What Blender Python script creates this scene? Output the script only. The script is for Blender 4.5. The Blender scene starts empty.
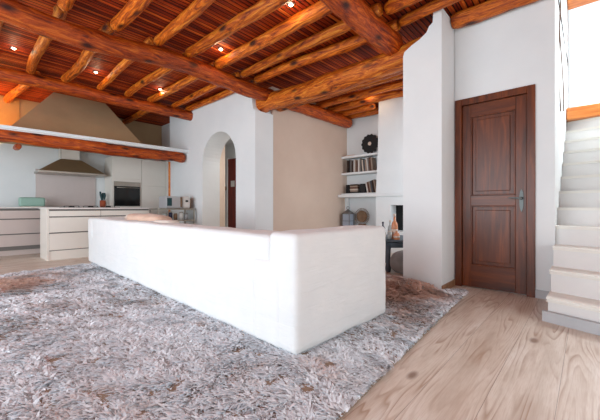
import bpy, bmesh, math, random
import numpy as np
from mathutils import Vector, Matrix, noise

C = bpy.context.scene.collection
S = bpy.context.scene
random.seed(7)

# ------------------------------------------------------------------ camera
YAW = -47.65
cd = bpy.data.cameras.new('camera')
cd.sensor_width = 36; cd.lens = 316 / 600 * 36
cd.shift_y = -2.5 / 600; cd.clip_start = .05
cam = bpy.data.objects.new('camera', cd); C.objects.link(cam)
cam.location = (0, 0, .95); cam.rotation_euler = (math.radians(90), 0, math.radians(YAW))
S.camera = cam

# ------------------------------------------------------------------ light
w = bpy.data.worlds.new('world'); S.world = w; w.use_nodes = True
wb = w.node_tree.nodes['Background']
wb.inputs[0].default_value = (.90, .955, 1, 1); wb.inputs[1].default_value = 1.25

def area(name, loc, rot, sx, sy, power, col=(1, 1, 1)):
    l = bpy.data.lights.new(name, 'AREA'); l.shape = 'RECTANGLE'; l.size = sx; l.size_y = sy
    l.energy = power; l.color = col
    o = bpy.data.objects.new(name, l); C.objects.link(o); o.location = loc
    o.rotation_euler = [math.radians(a) for a in rot]; return o
# daylight through the big windows of the unseen side of the room (left of the camera)
area('window_daylight', (-2.9, 3.4, 1.35), (0, -90, 0), 2.2, 6.0, 262, (.84, .93, 1))
# added area light at the unseen opening behind the camera
area('added_rear_light', (1.2, -2.4, 1.3), (90, 0, 0), 4.5, 2.2, 42, (1, .96, .92))
# added area light brightening the fireplace corner, hidden by the pillar
area('added_corner_light', (5.35, 1.42, 1.6), (90, 0, 0), 1.5, 1.6, 34, (.9, .95, 1))
area('stair_window_daylight', (6.6, -.6, 3.35), (0, 75, 0), 1.3, 1.5, 85, (.95, .98, 1))
S.view_settings.view_transform = 'Standard'; S.view_settings.look = 'None'
S.view_settings.exposure = 0.0; S.view_settings.gamma = 1; S.view_settings.use_curve_mapping = False

# ------------------------------------------------------------------ materials
def lin(c):
    return tuple((x / 12.92 if x <= .04045 else ((x + .055) / 1.055) ** 2.4) for x in c)
def rgb(r, g, b): return lin((r / 255, g / 255, b / 255)) + (1,)

class NT:
    def __init__(s, name, rough=.6, spec=.4, metal=0):
        s.m = bpy.data.materials.new(name); s.m.use_nodes = True
        s.t = s.m.node_tree; s.b = s.t.nodes['Principled BSDF']
        s.b.inputs['Roughness'].default_value = rough
        s.b.inputs['Specular IOR Level'].default_value = spec
        s.b.inputs['Metallic'].default_value = metal
    def n(s, typ, **k):
        o = s.t.nodes.new(typ)
        for a, v in k.items():
            if a in o.inputs: o.inputs[a].default_value = v
            else: setattr(o, a, v)
        return o
    def l(s, a, b): s.t.links.new(a, b)
    def coord(s, scale=(1, 1, 1), loc=(0, 0, 0), src='Object'):
        c = s.n('ShaderNodeTexCoord'); m = s.n('ShaderNodeMapping')
        m.inputs['Scale'].default_value = scale; m.inputs['Location'].default_value = loc
        s.l(c.outputs[src], m.inputs[0]); return m.outputs[0]
    def noise(s, vec, scale, detail=3, rough=.5, dist=0):
        n = s.n('ShaderNodeTexNoise'); n.inputs['Scale'].default_value = scale
        n.inputs['Detail'].default_value = detail; n.inputs['Roughness'].default_value = rough
        n.inputs['Distortion'].default_value = dist
        if vec is not None: s.l(vec, n.inputs['Vector'])
        return n.outputs[0]
    def ramp(s, fac, stops):
        r = s.n('ShaderNodeValToRGB'); e = r.color_ramp.elements
        while len(e) < len(stops): e.new(.5)
        for i, (p, c) in enumerate(stops):
            e[i].position = p; e[i].color = c if len(c) == 4 else tuple(c) + (1,)
        s.l(fac, r.inputs[0]); return r.outputs[0]
    def mix(s, fac, a, b, mode='MIX'):
        n = s.n('ShaderNodeMix', data_type='RGBA', blend_type=mode)
        for i, v in ((0, fac), (6, a), (7, b)):
            if hasattr(v, 'node'): s.l(v, n.inputs[i])
            else: n.inputs[i].default_value = v
        return n.outputs[2]
    def math(s, op, a, b=0):
        n = s.n('ShaderNodeMath', operation=op)
        for i, v in ((0, a), (1, b)):
            if hasattr(v, 'node'): s.l(v, n.inputs[i])
            else: n.inputs[i].default_value = v
        return n.outputs[0]
    def col(s, c):
        if hasattr(c, 'node'): s.l(c, s.b.inputs['Base Color'])
        else: s.b.inputs['Base Color'].default_value = c
        return s
    def bump(s, h, strength=.3, dist=.01):
        b = s.n('ShaderNodeBump'); b.inputs['Strength'].default_value = strength
        b.inputs['Distance'].default_value = dist
        s.l(h, b.inputs['Height']); s.l(b.outputs[0], s.b.inputs['Normal']); return s

def plain(name, c, rough=.5, spec=.4, metal=0, var=.06):
    m = NT(name, rough, spec, metal); v = m.noise(m.coord(), 9, 3)
    c2 = tuple(max(0, x * (1 - var)) for x in c[:3]) + (1,)
    m.col(m.ramp(v, [(.3, c), (.7, c2)])); return m.m

def plaster(name, c, c2, scale=1.2, bump=.25):
    m = NT(name, .85, .2); v = m.coord(src='Object')
    n1 = m.noise(v, scale, 5, .55); m.col(m.ramp(n1, [(.3, c), (.7, c2)]))
    n2 = m.noise(v, 5, 6, .6); m.bump(n2, bump, .02); return m.m

def wood_log(name='varnished_log_wood', cs=None):
    m = NT(name, .42, .4); cs = cs or [rgb(70, 20, 3), rgb(148, 58, 8), rgb(214, 108, 20), rgb(246, 168, 62)]
    v = m.coord((1.3, 10, 10)); n1 = m.noise(v, 1.7, 8, .70, 1.6)
    c = m.ramp(n1, [(.30, cs[0]), (.41, cs[1]), (.53, cs[2]), (.68, cs[3])])
    v2 = m.coord((3.2, 7.5, 7.5)); vo = m.n('ShaderNodeTexVoronoi', Scale=.75); m.l(v2, vo.inputs['Vector'])
    k = m.ramp(vo.outputs[0], [(.10, (1, 1, 1)), (.26, (0, 0, 0))])
    c = m.mix(k, c, rgb(60, 14, 3)); crk = m.noise(m.coord((1.0, 13, 13), (5, 0, 0)), 1.2, 4, .6, .8); c = m.mix(m.ramp(crk, [(.30, (1, 1, 1)), (.37, (0, 0, 0))]), c, rgb(50, 12, 3))
    info = m.n('ShaderNodeObjectInfo'); hs = m.n('ShaderNodeHueSaturation')
    m.l(m.math('ADD', m.math('MULTIPLY', info.outputs['Random'], .35), .78), hs.inputs['Value'])
    m.l(c, hs.inputs['Color']); m.col(hs.outputs[0])
    m.bump(m.noise(m.coord((2, 14, 14)), 3, 6, .7), .8, .02); return m.m

def wood_boards():
    # narrow varnished strips running along x
    m = NT('ceiling_board_wood', .62, .25)
    sx = m.n('ShaderNodeSeparateXYZ'); m.l(m.coord(), sx.inputs[0])
    wv = m.noise(m.coord((.8, .8, 1)), 1.5, 2)
    py = m.math('MULTIPLY', m.math('ADD', sx.outputs[1], m.math('MULTIPLY', wv, .05)), 1 / .062)
    idx = m.math('FLOOR', py); fr = m.math('FRACT', py)
    wn = m.n('ShaderNodeTexWhiteNoise', noise_dimensions='1D'); m.l(idx, wn.inputs['W'])
    cmb = m.n('ShaderNodeCombineXYZ'); m.l(m.math('MULTIPLY', sx.outputs[0], .9), cmb.inputs[0]); m.l(m.math('MULTIPLY', idx, 3.3), cmb.inputs[1]); m.l(m.math('MULTIPLY', fr, 1.5), cmb.inputs[2])
    n1 = m.noise(cmb.outputs[0], 1.6, 5, .65, .4)
    f = m.math('ADD', m.math('MULTIPLY', n1, .75), m.math('MULTIPLY', wn.outputs[0], .28))
    c = m.ramp(f, [(.28, rgb(66, 14, 4)), (.40, rgb(134, 38, 8)), (.56, rgb(196, 72, 16)), (.74, rgb(238, 124, 44))])
    g = m.ramp(fr, [(.0, (1, 1, 1)), (.10, (1, 1, 1)), (.24, (0, 0, 0)), (.94, (0, 0, 0)), (1, (.8, .8, .8))])
    c = m.mix(g, c, rgb(22, 6, 3)); m.col(c)
    m.bump(m.mix(g, n1, (0, 0, 0, 1)), .9, .03); return m.m

def wood_floor():
    m = NT('whitewashed_pine_floor', .42, .45)
    vec = m.coord()
    sx = m.n('ShaderNodeSeparateXYZ'); m.l(vec, sx.inputs[0])
    py = m.math('MULTIPLY', m.math('ADD', sx.outputs[1], .155), 1 / .265)
    idx = m.math('FLOOR', py); fr = m.math('FRACT', py)
    cmb = m.n('ShaderNodeCombineXYZ')
    m.l(m.math('ADD', sx.outputs[0], m.math('MULTIPLY', idx, 7.31)), cmb.inputs[0])
    m.l(m.math('ADD', sx.outputs[1], m.math('MULTIPLY', idx, 3.7)), cmb.inputs[1])
    def mp(sc):
        q = m.n('ShaderNodeMapping'); q.inputs['Scale'].default_value = sc; m.l(cmb.outputs[0], q.inputs[0]); return q.outputs[0]
    warp = m.noise(mp((.42, 5.0, 1)), 1.15, 2, .45, .15)
    rings = m.math('FRACT', m.math('MULTIPLY', warp, 17))
    rr = m.ramp(rings, [(0, (0, 0, 0)), (.55, (.25, .25, .25)), (.85, (1, 1, 1)), (1, (0, 0, 0))])
    base = m.ramp(m.noise(mp((.7, 3, 1)), 2.0, 4, .6), [(.3, rgb(202, 188, 174)), (.52, rgb(224, 214, 202)), (.72, rgb(238, 233, 226))])
    c = m.mix(m.math('MULTIPLY', m.math('MULTIPLY', rr, m.ramp(m.noise(mp((.9, 3.2, 1)), 2.2, 3), [(.42, (.12, .12, .12)), (.62, (1, 1, 1))])), .85), base, rgb(158, 122, 94))
    wn = m.n('ShaderNodeTexWhiteNoise', noise_dimensions='1D'); m.l(idx, wn.inputs['W'])
    c = m.mix(m.math('MULTIPLY', wn.outputs[0], .25), c, rgb(200, 176, 156))
    fine = m.noise(mp((3, 60, 1)), 3, 4, .6)
    c = m.mix(m.ramp(fine, [(.45, (0, 0, 0)), (.7, (.4, .4, .4))]), c, rgb(184, 158, 136))
    vo = m.n('ShaderNodeTexVoronoi', Scale=1.15); m.l(mp((1.2, 2.6, 1)), vo.inputs['Vector'])
    c = m.mix(m.ramp(vo.outputs[0], [(.045, (.8, .8, .8)), (.10, (0, 0, 0))]), c, rgb(118, 80, 56))
    seam = m.ramp(fr, [(0, (1, 1, 1)), (.012, (0, 0, 0))])
    c = m.mix(seam, c, rgb(112, 90, 72)); m.col(c)
    m.bump(m.mix(seam, fine, (0, 0, 0, 1)), .12, .004); return m.m

def wood_door(name='dark_door_wood', horiz=False, cs=None):
    m = NT(name, .35, .45)
    v = m.coord((14, 14, 1.2) if not horiz else (14, 1.2, 14)); n1 = m.noise(v, 1.6, 5, .6, .6)
    cs = cs or [rgb(62, 26, 7), rgb(98, 44, 12), rgb(134, 64, 20)]
    m.col(m.ramp(n1, [(.28, cs[0]), (.52, cs[1]), (.75, cs[2])])); m.bump(n1, .15, .003); return m.m

def fabric(name, c, c2, scale=260):
    m = NT(name, .95, .1); v = m.coord()
    m.col(m.ramp(m.noise(v, 6, 4), [(.3, c), (.7, c2)]))
    a = m.noise(m.coord((1.6, 1.6, 9)), 1.6, 4, .55, 1.0); b = m.noise(v, scale, 2)
    m.bump(m.math('ADD', m.math('MULTIPLY', a, 1.0), m.math('MULTIPLY', b, .05)), .30, .03)
    m.b.inputs['Sheen Weight'].default_value = .2; return m.m

def fur(name):
    m = NT(name, .8, .25); v = m.coord()
    g = m.n('ShaderNodeNewGeometry')
    c = m.ramp(g.outputs['Random Per Island'], [(0, rgb(134, 130, 130)), (.20, rgb(206, 211, 218)), (.6, rgb(232, 240, 247)), (1, rgb(240, 247, 254))])
    nz = m.noise(v, 1.7, 4, .6)
    blob = None
    for (x, y, r, wgt) in [(3.25, 1.75, .95, .50), (2.95, 1.5, .6, .34), (3.5, 1.35, .4, .3), (.55, 5.25, .9, .36), (.35, 1.75, .5, .10), (3.3, 2.6, .8, .4), (-.3, 3.2, .7, .2), (1.05, 2.5, .3, .16), (2.4, 1.05, .6, .15)]:
        d = m.n('ShaderNodeVectorMath', operation='DISTANCE'); d.inputs[1].default_value = (x - 1.2, y - 3.4, .03)
        m.l(v, d.inputs[0])
        q = m.math('MULTIPLY', m.math('SUBTRACT', 1.0, m.math('DIVIDE', d.outputs['Value'], r)), wgt)
        q = m.math('MAXIMUM', q, 0)
        blob = q if blob is None else m.math('MAXIMUM', blob, q)
    f = m.math('ADD', m.math('ADD', nz, blob), m.math('MULTIPLY', m.math('SUBTRACT', g.outputs['Random Per Island'], .5), .16))
    k = m.ramp(f, [(.60, (0, 0, 0)), (.80, (.8, .8, .8))])
    m.col(m.mix(k, c, rgb(182, 132, 100)))
    m.b.inputs['Sheen Weight'].default_value = .1; return m.m

M = {}
M['wall'] = plaster('white_plaster', rgb(233, 237, 238), rgb(224, 229, 231))
M['beige'] = plaster('beige_plaster', rgb(216, 196, 180), rgb(206, 184, 168))
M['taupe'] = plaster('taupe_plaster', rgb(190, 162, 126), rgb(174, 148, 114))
M['lampglowwall'] = plaster('ochre_lampglow_plaster', rgb(214, 168, 110), rgb(200, 150, 96))
M['stair'] = plaster('stair_microcement', rgb(234, 234, 232), rgb(226, 226, 226), 3, .08)
M['nosing'] = plaster('stair_nosing_cream', rgb(240, 238, 232), rgb(234, 232, 226), 3, .05)
M['plinth'] = plaster('grey_plinth', rgb(196, 200, 204), rgb(182, 186, 190), 4, .1)
M['log'] = wood_log(); M['redlog'] = wood_log('red_brown_log_wood', [rgb(56, 14, 3), rgb(122, 38, 6), rgb(184, 76, 14), rgb(226, 124, 38)]); M['boards'] = wood_boards(); M['floor'] = wood_floor()
M['door'] = wood_door(); M['doorh'] = wood_door('dark_door_wood_rail', True)
M['reddoor'] = wood_door('red_brown_door_wood', False, [rgb(92, 20, 10), rgb(120, 32, 16), rgb(140, 44, 22)])
M['basewood'] = wood_door('light_skirting_wood', False, [rgb(132, 96, 68), rgb(160, 120, 88), rgb(178, 140, 106)])
M['lintel'] = wood_door('orange_lintel_wood', True, [rgb(190, 96, 40), rgb(222, 134, 66), rgb(236, 158, 90)])
M['cover'] = fabric('white_slipcover', rgb(230, 232, 232), rgb(225, 228, 229))
M['cream'] = fabric('cream_cushion_cover', rgb(236, 230, 220), rgb(226, 218, 208))
M['throw'] = fabric('beige_throw', rgb(222, 192, 172), rgb(206, 176, 156))
M['fur'] = fur('shaggy_fur'); M['rugback'] = plain('rug_backing', rgb(150, 128, 110), .9)
M['cab'] = plain('white_lacquer', rgb(238, 233, 224), .3, .4, 0, .02)
M['cabl'] = plain('pinkish_white_lacquer', rgb(206, 192, 186), .35, .4, 0, .02)
M['gap'] = plain('shadow_gap_grey', rgb(120, 116, 112), .6)
M['top'] = plain('white_worktop_stone', rgb(232, 228, 224), .35, .4, 0, .03)
M['splash'] = plain('rose_grey_splashback', rgb(206, 194, 190), .25, .5, 0, .03)
M['steel'] = plain('brushed_steel', rgb(176, 170, 160), .32, .5, 1)
M['hood'] = plain('bronze_tinted_steel', rgb(160, 140, 114), .40, .5, .75)
M['chrome'] = plain('chrome', rgb(200, 198, 196), .15, .5, 1)
M['black'] = plain('black_glass', rgb(12, 14, 15), .12, .5, 0)
M['blackm'] = plain('matt_black', rgb(20, 20, 22), .6)
M['soot'] = plain('sooty_firebox', rgb(26, 27, 27), .9)
M['mint'] = plain('mint_enamel', rgb(150, 186, 172), .3)
M['teal'] = plain('dark_teal_plastic', rgb(24, 66, 72), .4)
M['terra'] = plain('terracotta_pot', rgb(170, 86, 56), .7)
M['silver'] = plain('silver_plastic', rgb(186, 188, 192), .35, .5, .3)
M['white'] = plain('white_plastic', rgb(228, 226, 222), .4)
M['graytable'] = plain('blue_grey_painted_wood', rgb(84, 96, 106), .5, .4, 0, .25)
M['pouf'] = fabric('grey_pouf_fabric', rgb(150, 148, 146), rgb(120, 118, 116))
M['rattan'] = plain('brown_rattan', rgb(142, 112, 86), .7, .3, 0, .4)
M['mirrorglass'] = plain('mirror_glass', rgb(214, 196, 180), .05, .5, 1)
M['rose'] = plain('rose_wine_glass', rgb(220, 148, 108), .15)
M['clear'] = plain('clear_bottle_glass', rgb(178, 184, 182), .1)
M['navy'] = plain('dark_blue_glass', rgb(34, 34, 62), .15)
M['foil'] = plain('pale_foil_cap', rgb(226, 206, 190), .4)
M['lampm'] = plain('lantern_metal_grey', rgb(120, 118, 116), .45, .5, .6)
M['lampg'] = plain('lantern_glass', rgb(166, 178, 194), .12, .5)
M['brass'] = plain('iron_hardware', rgb(120, 130, 130), .5, .4, .2)
M['edgeshadow'] = plain('brown_edge_shadow', rgb(122, 96, 78), .8)
m_ = NT('downlight_glow'); m_.b.inputs['Emission Color'].default_value = (1, .80, .55, 1)
m_.b.inputs['Emission Strength'].default_value = 14; m_.col((1, .9, .8, 1)); M['glow'] = m_.m

# ------------------------------------------------------------------ helpers
WL = {}
def finish(name, bm, mat, parent=None, smooth=False, origin=None, mods=None):
    me = bpy.data.meshes.new(name)
    if parent is not None:
        p = WL[parent.name]
    elif origin is not None: p = Vector(origin)
    else:
        xs = [v.co for v in bm.verts]
        p = Vector(((min(c.x for c in xs) + max(c.x for c in xs)) / 2, (min(c.y for c in xs) + max(c.y for c in xs)) / 2, min(c.z for c in xs)))
    bmesh.ops.translate(bm, verts=bm.verts, vec=-p)
    bmesh.ops.recalc_face_normals(bm, faces=bm.faces)
    for f in bm.faces: f.smooth = smooth
    bm.to_mesh(me); bm.free(); me.materials.append(mat)
    o = bpy.data.objects.new(name, me); C.objects.link(o)
    if parent is not None: o.parent = parent
    else: o.location = p
    WL[o.name] = p.copy()
    return o
def thing(name, label, cat, loc, group=None):
    o = bpy.data.objects.new(name, None); C.objects.link(o); o.location = loc; o.empty_display_size = .1
    o['label'] = label; o['category'] = cat
    if group: o['group'] = group
    WL[o.name] = Vector(loc); return o
def tag(o, label, cat, group=None):
    o['label'] = label; o['category'] = cat
    if group: o['group'] = group
    return o
def struct(name, bm, mat, parent=None, **k):
    o = finish(name, bm, mat, parent, origin=(0, 0, 0) if parent is None else None, **k)
    if parent is None: o['kind'] = 'structure'
    return o
def B(): return bmesh.new()
def box(bm, x0, x1, y0, y1, z0, z1, bev=0):
    r = bmesh.ops.create_cube(bm, size=1)
    vs = r['verts']
    for v in vs:
        v.co = Vector(((x0 + x1) / 2 + v.co.x * (x1 - x0), (y0 + y1) / 2 + v.co.y * (y1 - y0), (z0 + z1) / 2 + v.co.z * (z1 - z0)))
    if bev:
        es = list({e for v in vs for e in v.link_edges})
        bmesh.ops.bevel(bm, geom=es, offset=bev, segments=2, affect='EDGES', profile=.5)
    return bm
def bx(*a, bev=0): return box(B(), *a, bev=bev)
def prism(bm, pts, axis, a, b):
    """pts: 2D outline; axis 'x': pts=(y,z); 'y': pts=(x,z); 'z': pts=(x,y)"""
    def mk(p, t):
        return {'x': (t, p[0], p[1]), 'y': (p[0], t, p[1]), 'z': (p[0], p[1], t)}[axis]
    A = [bm.verts.new(mk(p, a)) for p in pts]; Bv = [bm.verts.new(mk(p, b)) for p in pts]
    n = len(pts)
    bm.faces.new(A); bm.faces.new(Bv[::-1])
    for i in range(n): bm.faces.new((A[i], A[(i + 1) % n], Bv[(i + 1) % n], Bv[i]))
    bm.normal_update()
    return bm
def tube(bm, pts, r, seg=8, cap=True):
    pts = [Vector(p) for p in pts]; rs = r if isinstance(r, (list, tuple)) else [r] * len(pts)
    rings = []
    for i, p in enumerate(pts):
        d = (pts[min(i + 1, len(pts) - 1)] - pts[max(i - 1, 0)]).normalized()
        u = d.cross(Vector((0, 0, 1)));
        if u.length < .1: u = d.cross(Vector((1, 0, 0)))
        u.normalize(); v = d.cross(u)
        rings.append([bm.verts.new(p + (u * math.cos(2 * math.pi * k / seg) + v * math.sin(2 * math.pi * k / seg)) * rs[i]) for k in range(seg)])
    for a, b in zip(rings, rings[1:]):
        for k in range(seg): bm.faces.new((a[k], a[(k + 1) % seg], b[(k + 1) % seg], b[k]))
    if cap: bm.faces.new(rings[0]); bm.faces.new(rings[-1][::-1])
    return bm
def lathe(bm, prof, c, seg=20):
    rings = []
    for r, z in prof:
        rings.append([bm.verts.new((c[0] + max(r, .0005) * math.cos(2 * math.pi * k / seg), c[1] + max(r, .0005) * math.sin(2 * math.pi * k / seg), c[2] + z)) for k in range(seg)])
    for a, b in zip(rings, rings[1:]):
        for k in range(seg): bm.faces.new((a[k], a[(k + 1) % seg], b[(k + 1) % seg], b[k]))
    bm.faces.new(rings[0][::-1]); bm.faces.new(rings[-1]); return bm
def soft(bm, x0, x1, y0, y1, z0, z1, r, amp=.012, fs=3.0, seed=0, step=.05, puff=0):
    """a rounded, slightly lumpy upholstery block"""
    dx, dy, dz = x1 - x0, y1 - y0, z1 - z0
    def axis(d):
        n = max(2, int(d / step)); return [i / n * d for i in range(n + 1)]
    ax, ay, az = axis(dx), axis(dy), axis(dz)
    cx, cy, cz = (x0 + x1) / 2, (y0 + y1) / 2, (z0 + z1) / 2
    vm = {}
    def V(i, j, k):
        key = (i, j, k)
        if key in vm: return vm[key]
        p = Vector((ax[i] - dx / 2, ay[j] - dy / 2, az[k] - dz / 2))
        q = Vector((max(-dx / 2 + r, min(dx / 2 - r, p.x)), max(-dy / 2 + r, min(dy / 2 - r, p.y)), max(-dz / 2 + r, min(dz / 2 - r, p.z))))
        n = p - q
        if n.length > 1e-6:
            n.normalize(); p = q + n * r
        if puff:
            u, v_, w_ = abs(p.x) / (dx / 2), abs(p.y) / (dy / 2), abs(p.z) / (dz / 2)
            p += n * puff * (1 - min(1, u * u)) * (1 - min(1, v_ * v_)) if abs(n.z) > .7 else Vector((0, 0, 0))
            if abs(n.x) > .7: p += n * puff * (1 - min(1, v_ * v_)) * (1 - min(1, w_ * w_))
            if abs(n.y) > .7: p += n * puff * (1 - min(1, u * u)) * (1 - min(1, w_ * w_))
        p += Vector((cx, cy, cz))
        nn = noise.noise(p * fs + Vector((seed * 7.3, 0, 0))) + .5 * noise.noise(p * fs * 2.3 + Vector((0, seed * 3.1, 0)))
        p += n * nn * amp
        vm[key] = bm.verts.new(p); return vm[key]
    I, J, K = len(ax) - 1, len(ay) - 1, len(az) - 1
    for i in range(I):
        for j in range(J):
            bm.faces.new((V(i, j, 0), V(i, j + 1, 0), V(i + 1, j + 1, 0), V(i + 1, j, 0)))
            bm.faces.new((V(i, j, K), V(i + 1, j, K), V(i + 1, j + 1, K), V(i, j + 1, K)))
    for i in range(I):
        for k in range(K):
            bm.faces.new((V(i, 0, k), V(i + 1, 0, k), V(i + 1, 0, k + 1), V(i, 0, k + 1)))
            bm.faces.new((V(i, J, k), V(i, J, k + 1), V(i + 1, J, k + 1), V(i + 1, J, k)))
    for j in range(J):
        for k in range(K):
            bm.faces.new((V(0, j, k), V(0, j, k + 1), V(0, j + 1, k + 1), V(0, j + 1, k)))
            bm.faces.new((V(I, j, k), V(I, j + 1, k), V(I, j + 1, k + 1), V(I, j, k + 1)))
    return bm

# ------------------------------------------------------------------ the setting
XA, XB = 3.68, 4.12      # near and far face of the thick wall line
struct('floor', bx(-3.2, 9, -2.8, 9.4, -.1, 0), M['floor'])
CZ = 3.27
bm = B(); box(bm, -3.2, 6.9, .25, 9.4, CZ, CZ + .12); box(bm, -3.2, XB, -2.8, .25, CZ, CZ + .12)
struct('ceiling', bm, M['boards'])
# arch wall (plane x = XA .. XB), with an arched doorway
AY0, AY1, SP, R = 5.03, 6.25, 1.90, .61
pts = [(4.45, 0), (4.45, 2.72), (4.50, 2.74), (4.53, 2.82), (4.54, 2.95), (4.60, 3.06), (4.66, CZ), (7.80, CZ), (7.80, 0), (AY1, 0), (AY1, SP)]
for k in range(1, 24):
    a = math.pi * k / 24; pts.append(((AY0 + AY1) / 2 + R * math.cos(a), SP + R * math.sin(a)))
pts += [(AY0, SP), (AY0, 0)]
bm = prism(B(), pts, 'x', XA, XB); bmesh.ops.triangulate(bm, faces=[f for f in bm.faces if len(f.verts) > 4])
struct('wall_arch', bm, M['wall'])
struct('wall_kitchen_right', bx(4.0, 4.3, 7.80, 9.0, 0, CZ), M['wall'])
# kitchen back wall: white below; the taupe above the ledge has its shade painted in
struct('wall_kitchen_back', bx(-3.2, 4.3, 9.0, 9.3, 0, 2.32), M['wall'])
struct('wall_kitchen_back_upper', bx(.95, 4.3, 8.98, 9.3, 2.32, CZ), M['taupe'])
struct('wall_kitchen_left_upper', bx(-3.2, .95, 8.97, 9.3, 2.32, CZ), M['lampglowwall'])  # warm lamp glow painted into the ochre of this stretch
# beige living wall and fireplace wall
struct('wall_living_back', bx(XB, 6.9, 4.47, 4.7, 0, CZ), M['beige'])
struct('wall_fireplace', bx(6.65, 6.9, 1.2, 4.47, 0, CZ), M['wall'])
bm = B(); box(bm, 4.34, 6.9, 1.21, 1.40, 0, .9); box(bm, 4.34, 6.9, 1.21, 1.40, 2.4, CZ); box(bm, 4.34, 4.6, 1.21, 1.40, .9, 2.4); box(bm, 6.1, 6.9, 1.21, 1.40, .9, 2.4)
struct('wall_living_side', bm, M['wall'])
# chimney breast with tapering flank
bm = prism(B(), [(3.47, 1.25), (3.42, 2.3), (3.40, CZ), (1.5, CZ), (1.5, 1.25)], 'x', 6.30, 6.66)
struct('wall_chimney_breast', bm, M['wall'])
bm = B(); box(bm, 6.30, 6.66, 1.41, 2.55, .46, 1.20); box(bm, 6.30, 6.66, 3.12, 3.47, .46, 1.20)
box(bm, 6.30, 6.66, 2.55, 3.12, 1.0, 1.20); struct('wall_firebox_surround', bm, M['wall'])
struct('trim_1', bx(6.24, 6.66, 1.41, 4.46, 1.19, 1.255, bev=.012), M['wall'])
struct('wall_firebox', bx(6.56, 6.66, 2.55, 3.12, .46, 1.0), M['soot'])
struct('wall_hearth_bench', bx(6.18, 6.66, 1.41, 4.46, 0, .455, bev=.015), M['wall'])
# door wall
DY0, DY1, DZ = .41, 1.20, 2.25
bm = B(); box(bm, XB + .02, 4.34, .25, DY0, 0, 4.4); box(bm, XB + .02, 4.34, DY0, 1.205, DZ, 4.4)
box(bm, XB + .02, 4.34, 1.205, 1.40, 0, CZ)
struct('wall_door', bm, M['wall'])
struct('wall_stair_left', bx(4.34, 7.6, .25, .40, 0, 4.6), M['wall'])
struct('wall_stair_right', bx(3.4, 7.6, -1.5, -1.35, 0, 4.6), M['wall'])
bm = B(); box(bm, 6.9, 7.05, -1.35, .25, 0, 2.44); box(bm, 6.9, 7.05, -1.35, .25, 4.35, 4.6)
struct('wall_stair_end', bm, M['wall'])
struct('ceiling_stair', bx(XB, 7.6, -1.5, .4, 4.6, 4.7), M['wall'])
# walls of the unseen side, with large windows
bm = B(); box(bm, -3.2, -3.05, -2.8, 9.3, 0, .15); box(bm, -3.2, -3.05, -2.8, 9.3, 2.5, CZ); box(bm, -3.2, -3.05, -2.8, -.5, .15, 2.5); box(bm, -3.2, -3.05, 7.2, 9.3, .15, 2.5)
struct('wall_left', bm, M['wall'])
bm = B(); box(bm, -3.05, -1.3, -2.8, -2.65, 0, CZ); box(bm, 3.6, 4.2, -2.8, -2.65, 0, CZ); box(bm, -1.3, 3.6, -2.8, -2.65, 2.5, CZ)
struct('wall_behind', bm, M['wall'])
struct('wall_right_corner', bx(3.4, 3.55, -2.65, -1.5, 0, CZ), M['wall'])
# pillar: plaster prism with a sculpted top
PX = [(1.21, 0), (1.21, 3.20), (1.26, 3.21), (1.30, 3.18), (1.31, 3.06), (1.35, 3.03), (1.38, 2.97), (1.46, 2.92), (1.56, 2.88), (1.645, 2.83), (1.66, 2.78), (1.66, 0)]
bm = prism(B(), PX, 'x', XA, XB)
es = [e for e in bm.edges if abs(e.verts[0].co.z - e.verts[1].co.z) > 2 and e.verts[0].co.x < 3.7]
bmesh.ops.bevel(bm, geom=es, offset=.015, segments=3, affect='EDGES')
struct('wall_pillar', bm, M['wall'])
# hall behind the arch
struct('wall_hall_back', bx(5.75, 5.9, 4.7, 9.2, 0, 2.9), M['wall'])
bm = bx(4.90, 5.12, 7.50, 8.1, 0, 2.9)
struct('wall_hall_pilaster', bm, M['beige'])
struct('wall_hall_end', bx(4.3, 5.9, 9.0, 9.2, 0, 2.9), M['wall'])
struct('ceiling_hall', bx(XB, 5.9, 4.7, 9.2, 2.9, 3.0), M['wall'])
# skirtings
struct('baseboard_pillar', bx(XA - .004, XB + .02, 1.195, 1.21, 0, .075), M['basewood'])
struct('baseboard_door', bx(XB + .003, XB + .02, .25, DY0 - .0, 0, .085), M['plinth'])

# main door
LX = XB + .02
door = struct('door_1', bx(LX + .03, LX + .075, DY0 + .07, DY1 - .07, .008, DZ - .07), M['door']); 
WL[door.name] = Vector((0, 0, 0))
bm = B(); box(bm, LX - .022, LX + .12, DY0, DY0 + .075, 0, DZ, bev=.004); box(bm, LX - .022, LX + .12, DY1 - .075, DY1, 0, DZ, bev=.004)
box(bm, LX - .022, LX + .12, DY0 + .075, DY1 - .075, DZ - .075, DZ, bev=.004); struct('door_frame', bm, M['door'], door)
y0, y1 = DY0 + .078, DY1 - .078
bm = B()
for a, b_ in ((y0, y0 + .10), (y1 - .09, y1)): box(bm, LX + .012, LX + .03, a, b_, .01, DZ - .08, bev=.003)
struct('door_stile', bm, M['door'], door)
bm = B()
for a, b_ in ((.01, .27), (.97, 1.09), (DZ - .22, DZ - .08)): box(bm, LX + .013, LX + .03, y0 + .10, y1 - .09, a, b_, bev=.003)
struct('door_rail', bm, M['doorh'], door)
for a, b_ in ((.27, .97), (1.09, DZ - .22)):
    ya, yb = y0 + .10, y1 - .09
    bm = B(); box(bm, LX + .018, LX + .031, ya + .05, yb - .05, a + .05, b_ - .05, bev=.006)
    struct('door_panel', bm, M['door'], door)
    bm = B()
    for q in ((ya, ya + .014, a, b_), (yb - .014, yb, a, b_), (ya, yb, a, a + .014), (ya, yb, b_ - .014, b_)):
        box(bm, LX + .006, LX + .03, *q, bev=.004)
    struct('panel_moulding', bm, M['door'], door)
hy = DY0 + .078 + .045
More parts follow.
